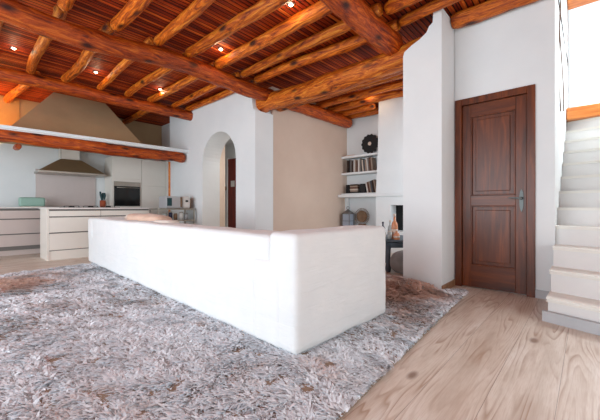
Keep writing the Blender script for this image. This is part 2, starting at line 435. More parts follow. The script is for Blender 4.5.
pl = [(0, .12), (.008, .10), (.014, .085), (.018, .05), (.018, -.05), (.014, -.085), (.008, -.11), (0, -.13), (-.008, -.11), (-.014, -.085), (-.018, -.05), (-.018, .05), (-.014, .085), (-.008, .10)]
hp = struct('handle_plate', prism(B(), [(hy + a, 1.03 + b_) for a, b_ in pl], 'x', LX + .002, LX + .012), M['brass'], door)
bm = B(); tube(bm, [(LX + .005, hy, 1.05), (LX - .04, hy, 1.05), (LX - .05, hy + .02, 1.052), (LX - .05, hy + .11, 1.058)], [.009, .009, .009, .006], 10)
o = struct('door_handle', bm, M['brass'], hp)
bm = B(); lathe(bm, [(.016, 0), (.016, .01)], (0, 0, 0), 14); bmesh.ops.rotate(bm, verts=bm.verts, matrix=Matrix.Rotation(math.radians(90), 3, 'Y')); bmesh.ops.translate(bm, verts=bm.verts, vec=(LX - .008, hy, 1.05))
struct('handle_rose', bm, M['blackm'], hp)
# red door in the hall, white lettered plate on it is only a pale sign
d2 = struct('door_2', bx(5.70, 5.75, 7.35, 8.20, 0, 2.43), M['reddoor'])
WL[d2.name] = Vector((0, 0, 0))
struct('door_frame', bx(5.68, 5.75, 8.20, 8.24, 0, 2.46), M['wall'], d2)
struct('door_notice', bx(5.692, 5.699, 7.86, 8.04, 1.58, 1.76), M['white'], d2)

# stairs: skewed treads rising along the wall
def X_step(k): return 3.36 + .282 * (k - 1)
SK = .28
bm = B(); bn = B()
ns = 12
for k in range(1, ns + 1):
    xf, xb = X_step(k), X_step(k + 1) + .05
    if k == ns: xb = 6.89
    y1, y0 = .249, -1.34
    prism(bm, [(xf + .012, y1), (xf + .012 - SK * (y1 - y0), y0), (xb if k == ns else xb - SK * (y1 - y0), y0), (xb, y1)], 'z', 0, .19 * k - .03)
    prism(bn, [(xf + .004, y1 + (.006 if k < 3 else 0)), (xf + .004 - SK * (y1 - y0), y0), (xb if k == ns else xb - SK * (y1 - y0), y0), (xb, y1)], 'z', .19 * k - .03, .19 * k)
st = thing('staircase', 'pale microcement staircase with cream treads climbing right of the wooden door', 'stairs', (X_step(1), .2, 0))
finish('riser', bm, M['stair'], st)
bmesh.ops.bevel(bn, geom=[e for e in bn.edges if abs(e.verts[0].co.z - e.verts[1].co.z) < .001], offset=.008, segments=2, affect='EDGES')
finish('tread', bn, M['nosing'], st)
bm = prism(B(), [(X_step(1) - .035, .285), (X_step(1) - .035 - SK * 1.6, -1.3), (X_step(1) + .01 - SK * 1.55, -1.3), (X_step(1) + .01, .285)], 'z', 0, .085)
finish('plinth', bm, M['plinth'], st)
# stair window: sill beam, head beam, glass
wn = struct('window_1', bx(6.93, 6.94, -1.35, .25, 2.5, 4.3), M['wall']); WL[wn.name] = Vector((0, 0, 0))
gl = NT('window_glass', .02, .3); gl.b.inputs['Transmission Weight'].default_value = 1; gl.b.inputs['IOR'].default_value = 1.01; gl.col((1, 1, 1, 1))
wn.data.materials[0] = gl.m
tag(finish('window_sill_beam', bx(6.30, 6.62, -1.34, .249, 2.285, 2.47, bev=.02), M['lintel']), 'orange wood sill beam across the top of the stairs', 'beam')
tag(finish('window_head_beam', bx(6.55, 6.89, -1.34, .249, 4.22, 4.33, bev=.02), M['lintel']), 'orange wood head beam above the bright stair window', 'beam')
for nm, off in (('left', 0), ('right', .035)):  # two thin strands modelled for the shadow line along the plaster edge
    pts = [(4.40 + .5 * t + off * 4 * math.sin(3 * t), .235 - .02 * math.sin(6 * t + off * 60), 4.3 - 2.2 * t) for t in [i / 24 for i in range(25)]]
    tag(finish('edge_shadow_line', tube(B(), pts, .006, 6), M['edgeshadow'], smooth=True),
        'thin brown strand drawing the shadow line of the stair wall plaster edge, the %s of the two' % ('nearer' if nm == 'left' else 'farther'), 'edge_shadow_line', 'edge shadow lines on the stair wall')

# ------------------------------------------------------------------ logs
def log(name, p0, p1, r, seed, label, group=None, flat=1.0, bend=.03, rough=.10, taper=.0, mat=None, cat='beam'):
    p0, p1 = Vector(p0), Vector(p1); d = p1 - p0; L = d.length
    n = max(6, int(L / .045)); seg = 22; bm = B(); rings = []
    for i in range(n + 1):
        t = i / n; x = t * L
        off = Vector((0, noise.noise(Vector((x * .7, seed, 0))) * bend, noise.noise(Vector((x * .7, seed, 9))) * bend * .6))
        rr = r * (1 + taper * (t - .5)); e = min(t, 1 - t) * L
        if e < .06: rr *= (.80 + .2 * e / .06)
        ring = []
        for k in range(seg):
            a = 2 * math.pi * k / seg; q = Vector((x * 2.2, math.cos(a) * 1.3, math.sin(a) * 1.3 + seed * 5))
            m = 1 + rough * (noise.noise(q) + .6 * noise.noise(q * 2.7) + .45 * noise.noise(q * 5.5)) + rough * .5 * noise.noise(Vector((x * 1.4, seed * 3, 0)))
            kn = noise.noise(Vector((x * 3.1, math.cos(a) * 1.5 + seed, math.sin(a) * 1.5)))
            if kn > .35: m += (kn - .35) * .9 * rough * 4
            ring.append(bm.verts.new(Vector((x, math.cos(a) * rr * m, math.sin(a) * rr * m * flat)) + off))
        rings.append(ring)
    for a, b in zip(rings, rings[1:]):
        for k in range(seg): bm.faces.new((a[k], a[(k + 1) % seg], b[(k + 1) % seg], b[k]))
    bm.faces.new(rings[0]); bm.faces.new(rings[-1][::-1])
    bmesh.ops.recalc_face_normals(bm, faces=bm.faces)
    me = bpy.data.meshes.new(name)
    for f in bm.faces: f.smooth = len(f.verts) == 4
    bm.to_mesh(me); bm.free(); me.materials.append(mat or M['redlog' if name in ('main_beam', 'mantle_log', 'wall_beam', 'log_stub') else 'log'])
    o = bpy.data.objects.new(name, me); C.objects.link(o); o.location = p0
    o.rotation_euler = d.to_track_quat('X', 'Z').to_euler()
    return tag(o, label, cat, group)
# cross beam carrying the others, from arch wall pier over the pillar
log('girder_log', (3.90, 4.9, 2.84), (3.92, 1.30, 2.88), .15, 3.1, 'thick gnarled orange girder log running from the arch wall pier over the white pillar', bend=.09, rough=.13)
log('girder_log', (4.22, 4.45, 2.90), (4.22, 1.42, 2.95), .10, 5.7, 'slimmer orange log lying against the far side of the thick girder', bend=.08, rough=.12)
log('main_beam', (-2.9, 4.42, 2.98), (3.95, 4.33, 3.02), .12, 1.3, 'thick knotty main beam crossing the middle of the ceiling to the arch wall corner', bend=.16, rough=.14)
log('main_beam', (-2.9, 1.80, 3.03), (3.86, 1.84, 3.03), .135, 8.3, 'main beam nearest the camera, ending over the white pillar', bend=.06, rough=.08)
log('main_beam', (-2.9, 6.98, 3.06), (3.78, 6.72, 3.06), .105, 2.6, 'smooth slim main beam above the kitchen ledge', bend=.06, rough=.07)
log('wall_beam', (4.06, 4.36, 3.0), (6.56, 4.36, 3.0), .13, 4.4, 'dark log lying along the top of the beige wall', bend=.06)
XR = [-2.5, -2.0, -1.5, -1.0, -.55, -.10, .36, .84, 1.33, 1.82, 2.33, 2.80, 3.26, 3.62]
NW = ['first', 'second', 'third', 'fourth', 'fifth', 'sixth', 'seventh', 'eighth', 'ninth', 'tenth', 'eleventh', 'twelfth']
vis1 = [x for x in XR if x > .3]
for i, x in enumerate(vis1):
    j = (i * 37 % 7 - 3) * .012
    log('rafter', (x + j, 4.31, 3.19), (x - j, 1.72, 3.19), .068 + .006 * (i % 3), 10 + i,
        '%s rafter log from the left in the middle ceiling bay' % NW[i], 'rafters of the middle bay', bend=.06, rough=.12, taper=.15)
for i, x in enumerate([x for x in XR if x > .3]):
    j = (i * 53 % 5 - 2) * .015
    log('rafter', (x + j, 6.80, 3.195), (x - .02 - j, 4.35, 3.195), .054 + .006 * (i % 3), 30 + i,
        '%s rafter log from the left in the bay nearest the kitchen' % NW[i], 'rafters of the kitchen side bay', bend=.06, rough=.12)
for i, x in enumerate([x for x in XR if x > 1.9]):
    log('rafter', (x + .03, 1.68, 3.19), (x, -1.6, 3.19), .060 + .006 * (i % 3), 50 + i,
        '%s rafter log from the left in the bay right of the near main beam' % NW[i], 'rafters of the right hand bay', bend=.06, rough=.12)
log('rafter', (4.03, 1.20, 3.17), (4.02, -1.2, 3.17), .09, 71, 'dark rafter log tight against the wall above the brown door', 'rafters of the right hand bay')
for i, x in enumerate([4.55, 4.95, 5.38, 5.80, 6.20, 6.50]):
    log('rafter', (x, 4.42, 3.17), (x + .02, 1.45 if x < 6.1 else 3.45, 3.17), .07, 80 + i,
        '%s rafter log counted from the thick girder towards the fireplace' % NW[i], 'rafters of the living corner', bend=.06, rough=.12)
for i, (x0, x1) in enumerate([(.75, .95), (3.0, 3.0)]):
    log('rafter', (x0, 8.95, 3.18), (x1, 6.84, 3.19), .065, 95 + i, '%s rafter log from the left behind the kitchen beam' % NW[i], 'rafters over the kitchen', bend=.05)
# downlights
for i, (x, y, lab) in enumerate([(.59, 6.16, 'ceiling downlight nearest the left edge of the photo'), (1.64, 6.21, 'ceiling downlight between beams, above the island'),
                                 (2.72, 6.17, 'ceiling downlight nearest the arch wall in the kitchen side bay'), (2.63, 3.96, 'ceiling downlight beside the middle main beam'),
                                 (2.59, 2.50, 'ceiling downlight nearest the camera at the top of the photo'), (5.62, 3.30, 'ceiling downlight in the living corner, nearer the girder'),
                                 (6.02, 3.30, 'ceiling downlight in the living corner, nearer the fireplace')]):
    t = thing('downlight', lab, 'ceiling light', (x, y, CZ - .012), 'ceiling downlights')
    bm = lathe(B(), [(.030, .0), (.045, .0), (.048, .006), (.048, .014), (.030, .014)], (x, y, CZ - .014), 20); finish('rim', bm, M['chrome'], t, True)
    bm = lathe(B(), [(.0, -.006), (.018, -.004), (.029, .006), (.029, .012)], (x, y, CZ - .018), 16); finish('bulb', bm, M['glow'], t, True)
    l = bpy.data.lights.new('downlight_beam', 'POINT'); l.energy = 1.8 if i < 5 else 1.2; l.color = (1, .74, .46); l.shadow_soft_size = .03; l.specular_factor = .15
    lo = bpy.data.objects.new('downlight_beam', l); C.objects.link(lo); lo.location = (x, y, CZ - .09)
# warm wall lamp in the upper left corner of the kitchen
t = thing('wall_lamp', 'small wall lamp glowing warm on the wall above the kitchen ledge', 'lamp', (-.25, 8.9, 2.55))
finish('back_plate', bx(-.31, -.19, 8.945, 8.968, 2.50, 2.66, bev=.005), M['steel'], t)
finish('lamp_shade', lathe(B(), [(.05, 0), (.07, .02), (.07, .12), (.05, .13)], (-.25, 8.87, 2.52), 20), M['glow'], t, True)
l = bpy.data.lights.new('wall_lamp_light', 'POINT'); l.energy = 45; l.color = (1, .62, .24); l.shadow_soft_size = .07
lo = bpy.data.objects.new('wall_lamp_light', l); C.objects.link(lo); lo.location = (-.1, 8.62, 2.62)
# added area light brightening the hall, without a fixture
l = bpy.data.lights.new('hall_fill_light', 'AREA'); l.size = 1.0; l.energy = 30; l.color = (1, .95, .9)
lo = bpy.data.objects.new('hall_fill_light', l); C.objects.link(lo); lo.location = (4.9, 6.0, 2.85)

# ------------------------------------------------------------------ kitchen
log('mantle_log', (-2.9, 7.22, 2.13), (3.64, 6.98, 2.13), .095, 6.6, 'rough orange log under the white kitchen ledge', flat=1.15, bend=.07, rough=.16)
bm = B(); prism(bm, [(-2.9, 7.12), (-2.9, 7.36), (3.68, 7.12), (3.68, 6.88)], 'z', 2.215, 2.285)
bmesh.ops.bevel(bm, geom=bm.edges[:], offset=.02, segments=3, affect='EDGES'); struct('trim_2', bm, M['wall'])
log('log_stub', (.74, 7.10, 1.99), (.74, 7.42, 1.99), .05, 9.9, 'short log end poking out under the kitchen ledge', cat='beam')
struct('ceiling_kitchen_alcove', bx(-3.0, .62, 7.34, 8.97, 2.27, 2.284), M['wall'])
# plaster extractor pyramid rising from the ledge
P = [(.62, 7.28, 2.286), (2.84, 7.22, 2.286), (2.84, 8.97, 2.286), (.62, 8.97, 2.286)]
Q = [(1.36, 7.95, CZ), (2.28, 7.95, CZ), (2.28, 8.97, CZ), (1.36, 8.97, CZ)]
bm = B(); a = [bm.verts.new(p) for p in P]; b_ = [bm.verts.new(p) for p in Q]
for k in range(4): bm.faces.new((a[k], a[(k + 1) % 4], b_[(k + 1) % 4], b_[k]))
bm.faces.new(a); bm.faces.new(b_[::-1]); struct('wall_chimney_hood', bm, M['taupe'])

YC = 8.4
def cabinet(name, x0, x1, yf, yb, lines, label, toe=.17, top=.93, mat=None, group=None):
    """lines: heights (z) of the gaps between drawer fronts"""
    mat = mat or M['cab']; t = thing(name, label, 'cabinet', ((x0 + x1) / 2, (yf + yb) / 2, 0), group)
    finish('carcass', bx(x0 + .002, x1 - .002, yf + .022, yb, toe * .6, top - .012), M['gap'], t)
    finish('kickboard', bx(x0 + .002, x1 - .002, yf + .05 if name != 'island_cabinet' else yf + .012, yb, 0, toe * .97), mat, t)
    zs = [toe] + lines + [top - .03]
    for a, b in zip(zs, zs[1:]):
        finish('drawer', bx(x0 + .004, x1 - .004, yf, yf + .02, a + .010, b - .012, bev=.003), mat, t)
    return t
# island
IX0, IX1, IY0, IY1 = 1.12, 2.92, 7.10, 7.75
isl = cabinet('island_cabinet', IX0 + .03, 1.96, IY0, IY1, [.49, .78], 'white lacquer island cabinet with wide drawers, left of the sofa end', toe=.17)
isr = cabinet('island_cabinet', 1.96, IX1 - .03, IY0, IY1, [.49, .78], 'white lacquer island cabinet with wide drawers, mostly hidden behind the sofa', toe=.17)
finish('side_panel', bx(IX0, IX0 + .03, IY0, IY1, 0, .918), M['cab'], isl)
finish('side_panel', bx(IX1 - .03, IX1, IY0, IY1, 0, .918), M['cab'], isr)
tag(finish('worktop', bx(IX0 - .02, IX1 + .02, IY0 - .02, IY1 + .02, .919, .948, bev=.004), M['top']), 'thin white worktop on the kitchen island', 'worktop')
t = thing('cooktop', 'black gas cooktop set in the island worktop', 'cooktop', (1.85, 7.5, .949))
finish('glass', bx(1.40, 2.36, 7.28, 7.66, .949, .956, bev=.002), M['black'], t)
for x in (1.56, 1.88, 2.2):
    finish('burner', lathe(B(), [(.05, 0), (.05, .012), (.03, .018), (.0, .018)], (x, 7.47, .956)), M['blackm'], t)
    bm = B(); box(bm, x - .12, x + .12, 7.465, 7.475, .975, .984); box(bm, x - .005, x + .005, 7.35, 7.59, .975, .984)
    for a, c_ in ((-.12, 0), (.12, 0), (0, -.12), (0, .12)): box(bm, x + a - .005, x + a + .005, 7.47 + c_ - .005, 7.47 + c_ + .005, .956, .98)
    finish('pan_support', bm, M['blackm'], t)
# back counters
for i, (x0, x1, lab) in enumerate([(-1.4, -.55, 'pinkish white base cabinet at the far left outside corner'), (-.55, .36, 'pinkish white base cabinet at the left photo edge, behind the rug'),
                                   (.36, 1.30, 'pinkish white base cabinet just left of the island'), (1.30, 2.55, 'pinkish white base cabinet hidden behind the island')]):
    cabinet('base_cabinet', x0, x1, YC, 8.98, [.42, .72], lab, toe=.17, top=.93, mat=M['cabl'], group='base cabinets on the back wall')
tag(finish('worktop', bx(-1.4, .36, YC - .02, 8.985, .932, .965, bev=.004), M['top']), 'white worktop on the back wall at the left photo edge', 'worktop')
tag(finish('worktop', bx(.365, 2.55, YC - .02, 8.985, .932, .96, bev=.004), M['top']), 'white worktop along the back wall behind the island', 'worktop')
tag(finish('splashback', bx(1.22, 2.36, 8.975, 8.998, .97, 1.80), M['splash']), 'rose grey splashback panel under the range hood', 'splashback')
# tall units
t = thing('oven_cabinet', 'tall white cabinet housing the built in oven', 'cabinet', (2.88, 8.7, 0))
finish('carcass', bx(2.56, 3.23, YC + .022, 8.98, 0, 2.185), M['cab'], t)
finish('door', bx(2.565, 3.226, YC, YC + .02, 1.655, 2.18, bev=.003), M['cab'], t)
finish('filler_strip', bx(2.565, 3.226, YC + .002, YC + .02, 1.585, 1.645), M['cab'], t)
finish('drawer', bx(2.565, 3.226, YC, YC + .02, .12, .98, bev=.003), M['cab'], t)
t = thing('oven', 'built in oven with steel top panel and black glass door', 'oven', (2.9, YC, .985))
finish('body', bx(2.60, 3.19, YC + .004, YC + .021, .985, 1.58), M['black'], t)
finish('control_panel', bx(2.60, 3.19, YC - .012, YC + .004, 1.47, 1.58, bev=.003), M['steel'], t)
finish('oven_door', bx(2.605, 3.185, YC - .02, YC + .004, .99, 1.46, bev=.004), M['black'], t)
bm = B(); tube(bm, [(2.64, YC - .06, 1.435), (3.15, YC - .06, 1.435)], .009, 10)
for x in (2.68, 3.11): tube(bm, [(x, YC - .06, 1.435), (x, YC - .018, 1.435)], .006, 8)
finish('handle', bm, M['steel'], t, True)
t = thing('tall_cabinet', 'tall white cabinet with two doors right of the oven', 'cabinet', (3.54, 8.7, 0))
finish('carcass', bx(3.232, 3.85, YC + .022, 8.98, 0, 2.185), M['cab'], t)
finish('door', bx(3.236, 3.846, YC, YC + .02, 1.50, 2.18, bev=.003), M['cab'], t)
finish('door', bx(3.236, 3.846, YC, YC + .02, .12, 1.485, bev=.003), M['cab'], t)
finish('filler_panel', bx(3.852, 3.998, YC + .01, 8.98, 0, 2.2), M['cab'], t)
tag(finish('wooden_post', bx(3.64, 3.68, 7.76, 7.80, 0, 2.10, bev=.003), M['lintel']), 'thin orange wood strip on the wall corner above the coffee machine', 'post')
# range hood
t = thing('range_hood', 'pyramid shaped bronze steel range hood on the back wall', 'range hood', (1.8, 8.7, 1.7))
bm = B(); P = [(1.20, 8.42, 1.735), (2.42, 8.42, 1.735), (2.42, 8.97, 1.735), (1.20, 8.97, 1.735)]
Q = [(1.60, 8.62, 2.03), (1.99, 8.62, 2.03), (1.99, 8.97, 2.03), (1.60, 8.97, 2.03)]
a = [bm.verts.new(p) for p in P]; b_ = [bm.verts.new(p) for p in Q]
for k in range(4): bm.faces.new((a[k], a[(k + 1) % 4], b_[(k + 1) % 4], b_[k]))
bm.faces.new(a); bm.faces.new(b_[::-1]); finish('canopy', bm, M['hood'], t)
finish('rim', bx(1.19, 2.43, 8.41, 8.972, 1.69, 1.735, bev=.004), M['steel'], t)
finish('duct', bx(1.62, 1.97, 8.70, 8.97, 2.03, 2.285), M['cab'], t)
tag(finish('hanging_rod', tube(B(), [(1.60, 8.60, 2.04), (1.60, 8.60, 2.285)], .008, 8), M['steel']), 'thin steel rod holding the range hood', 'rod')
# counter objects
t = thing('toaster', 'mint green long slot toaster on the back worktop', 'toaster', (1.10, 8.62, .96))
finish('body', soft(B(), .90, 1.32, 8.53, 8.71, .972, 1.16, .03, 0, step=.02), M['mint'], t, True)
finish('base', bx(.93, 1.29, 8.55, 8.69, .96, .982), M['steel'], t)
finish('slot', bx(.97, 1.25, 8.60, 8.61, 1.157, 1.163), M['blackm'], t)
finish('lever', bx(1.318, 1.345, 8.60, 8.64, 1.08, 1.10, bev=.004), M['chrome'], t)
t = thing('utensil_pot', 'terracotta pot holding dark teal kitchen tools beside the hob', 'pot', (2.42, 8.62, .96))
finish('pot', lathe(B(), [(.05, 0), (.06, .03), (.062, .16), (.055, .16), (.05, .02)], (2.42, 8.62, .96)), M['terra'], t, True)
for a in range(5):
    dx, dy = .03 * math.cos(a * 1.3), .03 * math.sin(a * 1.3); h = .15 + .03 * (a % 3)
    finish('utensil', tube(B(), [(2.42 + dx * .3, 8.62 + dy * .3, .985), (2.42 + dx, 8.62 + dy, 1.12), (2.42 + dx * 1.6, 8.62 + dy * 1.6, 1.12 + h * .7), (2.42 + dx * 1.8, 8.62 + dy * 1.8, 1.12 + h)], [.006, .006, .022, .02], 8), M['teal'], t, True)
tag(finish('pepper_mill', lathe(B(), [(.025, 0), (.028, .03), (.018, .08), (.024, .12), (.026, .17), (.012, .2)], (2.535 - .02, 8.72, .96), 14), M['white'], smooth=True), 'small pale pepper mill right of the utensil pot', 'pepper mill')
# console with appliances
CX0, CX1, CY0, CY1 = 2.80, 3.62, 6.46, 6.90
t = thing('serving_trolley', 'open metal trolley with two shelves against the arch wall', 'trolley', ((CX0 + CX1) / 2, (CY0 + CY1) / 2, 0))
for x in (CX0, CX1 - .03):
    for y in (CY0, CY1 - .03): finish('leg', bx(x, x + .03, y, y + .03, 0, .90, bev=.003), M['steel'], t)
finish('top_shelf', bx(CX0, CX1, CY0, CY1, .902, .93, bev=.003), M['steel'], t)
finish('lower_shelf', bx(CX0 + .002, CX1 - .002, CY0 + .002, CY1 - .002, .66, .68), M['steel'], t)
t = thing('microwave', 'silver microwave with dark window on top of the trolley', 'microwave', (3.16, 6.7, .931))
finish('body', bx(2.99, 3.34, 6.50, 6.86, .938, 1.19, bev=.01), M['silver'], t)
finish('door_glass', bx(3.01, 3.11, 6.492, 6.501, .985, 1.15, bev=.002), M['teal'], t)
finish('control_panel', bx(3.30, 3.335, 6.494, 6.501, .96, 1.17), M['rattan'], t)
finish('foot', bx(3.01, 3.32, 6.53, 6.84, .931, .938), M['blackm'], t)
t = thing('coffee_machine', 'cream coffee machine right of the microwave on the trolley', 'coffee machine', (3.49, 6.7, .931))
finish('body', soft(B(), 3.36, 3.55, 6.52, 6.84, .931, 1.195, .035, 0, step=.025), M['white'], t, True)
finish('side_panel', bx(3.55, 3.59, 6.56, 6.82, .931, 1.15, bev=.01), M['rattan'], t)
finish('spout', bx(3.43, 3.48, 6.50, 6.523, 1.07, 1.11, bev=.004), M['blackm'], t)
for i, (x, m, r, h, lab) in enumerate([(3.02, 'clear', .045, .16, 'clear glass jar on the left of the lower trolley shelf'), (3.14, 'navy', .04, .18, 'dark blue jar on the lower trolley shelf'),
                                  (3.25, 'rattan', .04, .15, 'brown jar in the middle of the lower trolley shelf'), (3.38, 'white', .05, .17, 'white canister on the lower trolley shelf'), (3.50, 'silver', .045, .14, 'silver canister at the right of the lower trolley shelf')]):
    t = thing('jar', lab, 'jar', (x, 6.62, .68), 'jars on the trolley')
    finish('body', lathe(B(), [(r, 0), (r, h * .8), (r * .75, h * .88)], (x, 6.62, .681), 16), M[m], t, True)
    finish('lid', lathe(B(), [(r * .8, 0), (r * .8, h * .12), (r * .3, h * .14)], (x, 6.62, .681 + h * .88), 16), M['steel'], t, True)

# light switch, intercom in the hall
t = thing('wall_switch', 'black light switch on the beige hall wall', 'switch', (4.89, 7.575, 1.5))
finish('plate', bx(4.885, 4.899, 7.53, 7.62, 1.50, 1.62, bev=.003), M['blackm'], t)
finish('rocker', bx(4.880, 4.886, 7.55, 7.60, 1.52, 1.60), M['black'], t)
bm = lathe(B(), [(.05, 0), (.07, .01), (.07, .025), (.03, .03)], (0, 0, 0), 18); bmesh.ops.rotate(bm, verts=bm.verts, matrix=Matrix.Rotation(math.radians(-90), 3, 'Y')); bmesh.ops.translate(bm, verts=bm.verts, vec=(5.749, 8.40, 1.55))
tag(finish('wall_plaque', bm, M['rattan'], smooth=True), 'small round brown plaque beside the red hall door', 'plaque')

# ------------------------------------------------------------------ shelves and fireplace corner
SX = 6.40
for z, nm in ((2.19, 'topmost'), (1.79, 'middle')):
    tag(finish('wall_shelf', bx(SX, 6.648, 3.49, 4.468, z - .05, z, bev=.008), M['wall']), '%s of the thick white shelves left of the chimney' % nm, 'shelf')
tag(finish('wall_shelf', bx(SX, 6.648, 3.49, 4.468, 1.257, 1.29, bev=.006), M['wall']), 'lowest thick white shelf left of the chimney', 'shelf')
tag(finish('corner_pipe', bx(6.56, 6.646, 4.38, 4.468, .456, 1.188), M['wall']), 'square white pipe casing in the corner behind the lantern', 'pipe')
# scalloped record
bm = B(); N = 96; cy, cz = 3.74, 2.43
outer = [bm.verts.new((6.50 + .00, cy + (.215 + .010 * math.cos(14 * 2 * math.pi * k / N)) * math.cos(2 * math.pi * k / N), cz + (.215 + .010 * math.cos(14 * 2 * math.pi * k / N)) * math.sin(2 * math.pi * k / N))) for k in range(N)]
bm.faces.new(outer); r = bmesh.ops.extrude_face_region(bm, geom=bm.faces[:]); bmesh.ops.translate(bm, verts=[v for v in r['geom'] if isinstance(v, bmesh.types.BMVert)], vec=(.02, 0, 0))
t = thing('scalloped_disc', 'black scalloped round disc with pale centre standing on the top shelf', 'decoration', (6.51, cy, 2.191))
finish('disc', bm, M['blackm'], t)
bm = lathe(B(), [(.042, 0), (.042, .008), (.01, .012)], (0, 0, 0), 20); bmesh.ops.rotate(bm, verts=bm.verts, matrix=Matrix.Rotation(math.radians(-90), 3, 'Y')); bmesh.ops.translate(bm, verts=bm.verts, vec=(6.499, cy, cz))
finish('centre_label', bm, M['foil'], t)
tag(finish('book', bx(6.45, 6.62, 4.14, 4.40, 2.191, 2.215, bev=.002), M['throw']), 'thin pale book lying flat on the left of the top shelf', 'book')
# books
bcols = [rgb(58, 40, 32), rgb(110, 104, 100), rgb(150, 132, 118), rgb(36, 34, 36), rgb(212, 206, 200), rgb(96, 62, 48), rgb(72, 76, 82), rgb(200, 186, 172)]
BM = [plain('book_cover_%s' % n, c, .7) for n, c in zip(['umber', 'grey', 'tan', 'black', 'white', 'brown', 'slate', 'cream'], bcols)]
BN = ['dark umber', 'grey', 'tan', 'black', 'white', 'brown', 'slate grey', 'cream']
M['page'] = plain('paper_pages', rgb(226, 218, 204), .9)
def book(y, z, th, h, d, ci, lean, label, group):
    """upright book, spine facing -x; lean in radians towards -y"""
    t = thing('book', label, 'book', (SX + .03, y, z), group)
    x0 = SX + .025; bm = B()
    box(bm, x0, x0 + d, y - th / 2, y - th / 2 + .003, z, z + h); box(bm, x0, x0 + d, y + th / 2 - .003, y + th / 2, z, z + h); box(bm, x0, x0 + .004, y - th / 2 + .003, y + th / 2 - .003, z, z + h)
    finish('cover', bm, BM[ci], t)
    finish('pages', bx(x0 + .005, x0 + d - .005, y - th / 2 + .0035, y + th / 2 - .0035, z + .004, z + h - .004), M['page'], t)
    t.rotation_euler = (lean, 0, 0); return t
y = 4.30; i = 0; rnd = random.Random(5)
while y > 3.62:
    th = rnd.choice([.028, .036, .045, .03]); h = rnd.uniform(.26, .315); ci = [0, 3, 1, 0, 4, 2, 5, 4, 1, 7, 6, 2, 4, 1, 5, 2, 3, 1, 0, 2, 4, 1, 6, 7][i % 24]
    lean = 0 if i < 9 else -.10
    book(y, 1.791, th, h, .17, ci, lean, '%s book %s upright on middle shelf' % (BN[ci], NW[i] + ' from the left' if i < 12 else NW[i - 12] + ' past the dozen from the left'), 'books on the middle shelf')
    y -= th + .006 + (.03 if i == 8 else .004); i += 1
for k in range(6):
    yy = 4.02; hh = 1.291 + k * .036; ci = [3, 2, 7, 5, 2, 0][k]
    t = thing('book', '%s book lying flat, %s from the bottom of the stack on the lowest shelf' % (BN[ci], NW[k]), 'book', (SX + .12, 4.12, hh), 'flat stack of books')
    finish('cover', bx(SX + .03 + .004 * (k % 2), SX + .2, 4.02 + .01 * (k % 3), 4.24 - .008 * (k % 2), hh, hh + .034, bev=.002), BM[ci], t)
tag(finish('storage_tin', bx(SX + .04, SX + .2, 4.27, 4.36, 1.291, 1.50, bev=.006), M['blackm']), 'black tin standing left of the flat book stack', 'tin')
tag(finish('camera_case', soft(B(), SX + .05, SX + .19, 3.83, 4.0, 1.291, 1.51, .03, .004, step=.02), M['blackm'], smooth=True), 'black soft case beside the flat book stack', 'case')
y = 3.75
for k in range(6):
    ci = [4, 5, 2, 6, 0, 2][k]
    book(y - k * .042, 1.291 , .03, .24 + .012 * k, .17, ci, -.0 if k > 6 else -.20 + .0 * k, '%s leaning book, %s from the left on the lowest shelf' % (BN[ci], NW[k]), 'leaning books on the lowest shelf')

# sunburst mirror on the bench
t = thing('sunburst_mirror', 'round rattan sunburst mirror propped on the white hearth bench', 'mirror', (6.55, 3.98, .456))
mc = (6.56, 3.98, .74)
def xdisc(prof, c, seg=32):
    bm = lathe(B(), prof, (0, 0, 0), seg); bmesh.ops.rotate(bm, verts=bm.verts, matrix=Matrix.Rotation(math.radians(-90), 3, 'Y')); bmesh.ops.translate(bm, verts=bm.verts, vec=c); return bm
finish('frame_ring', xdisc([(.10, 0), (.135, 0), (.14, .012), (.135, .024), (.115, .028), (.10, .02)], mc), M['rattan'], t, True)
finish('glass', xdisc([(.105, 0), (.105, .008)], mc), M['mirrorglass'], t)
bm = B()
for k in range(28):
    a = 2 * math.pi * k / 28
    tube(bm, [(mc[0] - .01, mc[1] + .135 * math.cos(a), mc[2] + .135 * math.sin(a)), (mc[0] - .01, mc[1] + .195 * math.cos(a), mc[2] + .195 * math.sin(a))], .005, 6)
bmt = B()
finish('ray', bm, M['rattan'], t)
bm = B()
tube(bm, [(mc[0], mc[1] + .19 * math.cos(a), mc[2] + .19 * math.sin(a)) for a in [2 * math.pi * k / 40 for k in range(41)]], .004, 6)
finish('outer_ring', bm, M['rattan'], t, True)
finish('stand_foot', bx(6.53, 6.60, 3.9, 4.06, .456, .56), M['rattan'], t)
# lantern
t = thing('lantern', 'grey metal glass lantern with curved top in the corner by the beige wall', 'lantern', (6.40, 4.28, .456))
lx, ly = 6.40, 4.27
bm = B()
for a in (-.1, .1):
    for b_ in (-.1, .1): tube(bm, [(lx + a, ly + b_, .456), (lx + a, ly + b_, .80)], .008, 6)
for z in (.462, .63, .80):
    for a in (-.1, .1): tube(bm, [(lx + a, ly - .1, z), (lx + a, ly + .1, z)], .007, 6); tube(bm, [(lx - .1, ly + a, z), (lx + .1, ly + a, z)], .007, 6)
finish('cage', bm, M['lampm'], t)
finish('glass_panel', bx(lx - .09, lx + .09, ly - .09, ly + .09, .475, .79), M['lampg'], t)
finish('roof', lathe(B(), [(.135, 0), (.12, .03), (.07, .07), (.03, .09), (.02, .11)], (lx, ly, .80), 4 * 5), M['lampm'], t, True)
finish('ring_handle', tube(B(), [(lx, ly + .04 * math.cos(a), .935 + .04 * math.sin(a)) for a in [2 * math.pi * k / 20 for k in range(21)]], .005, 6), M['lampm'], t, True)
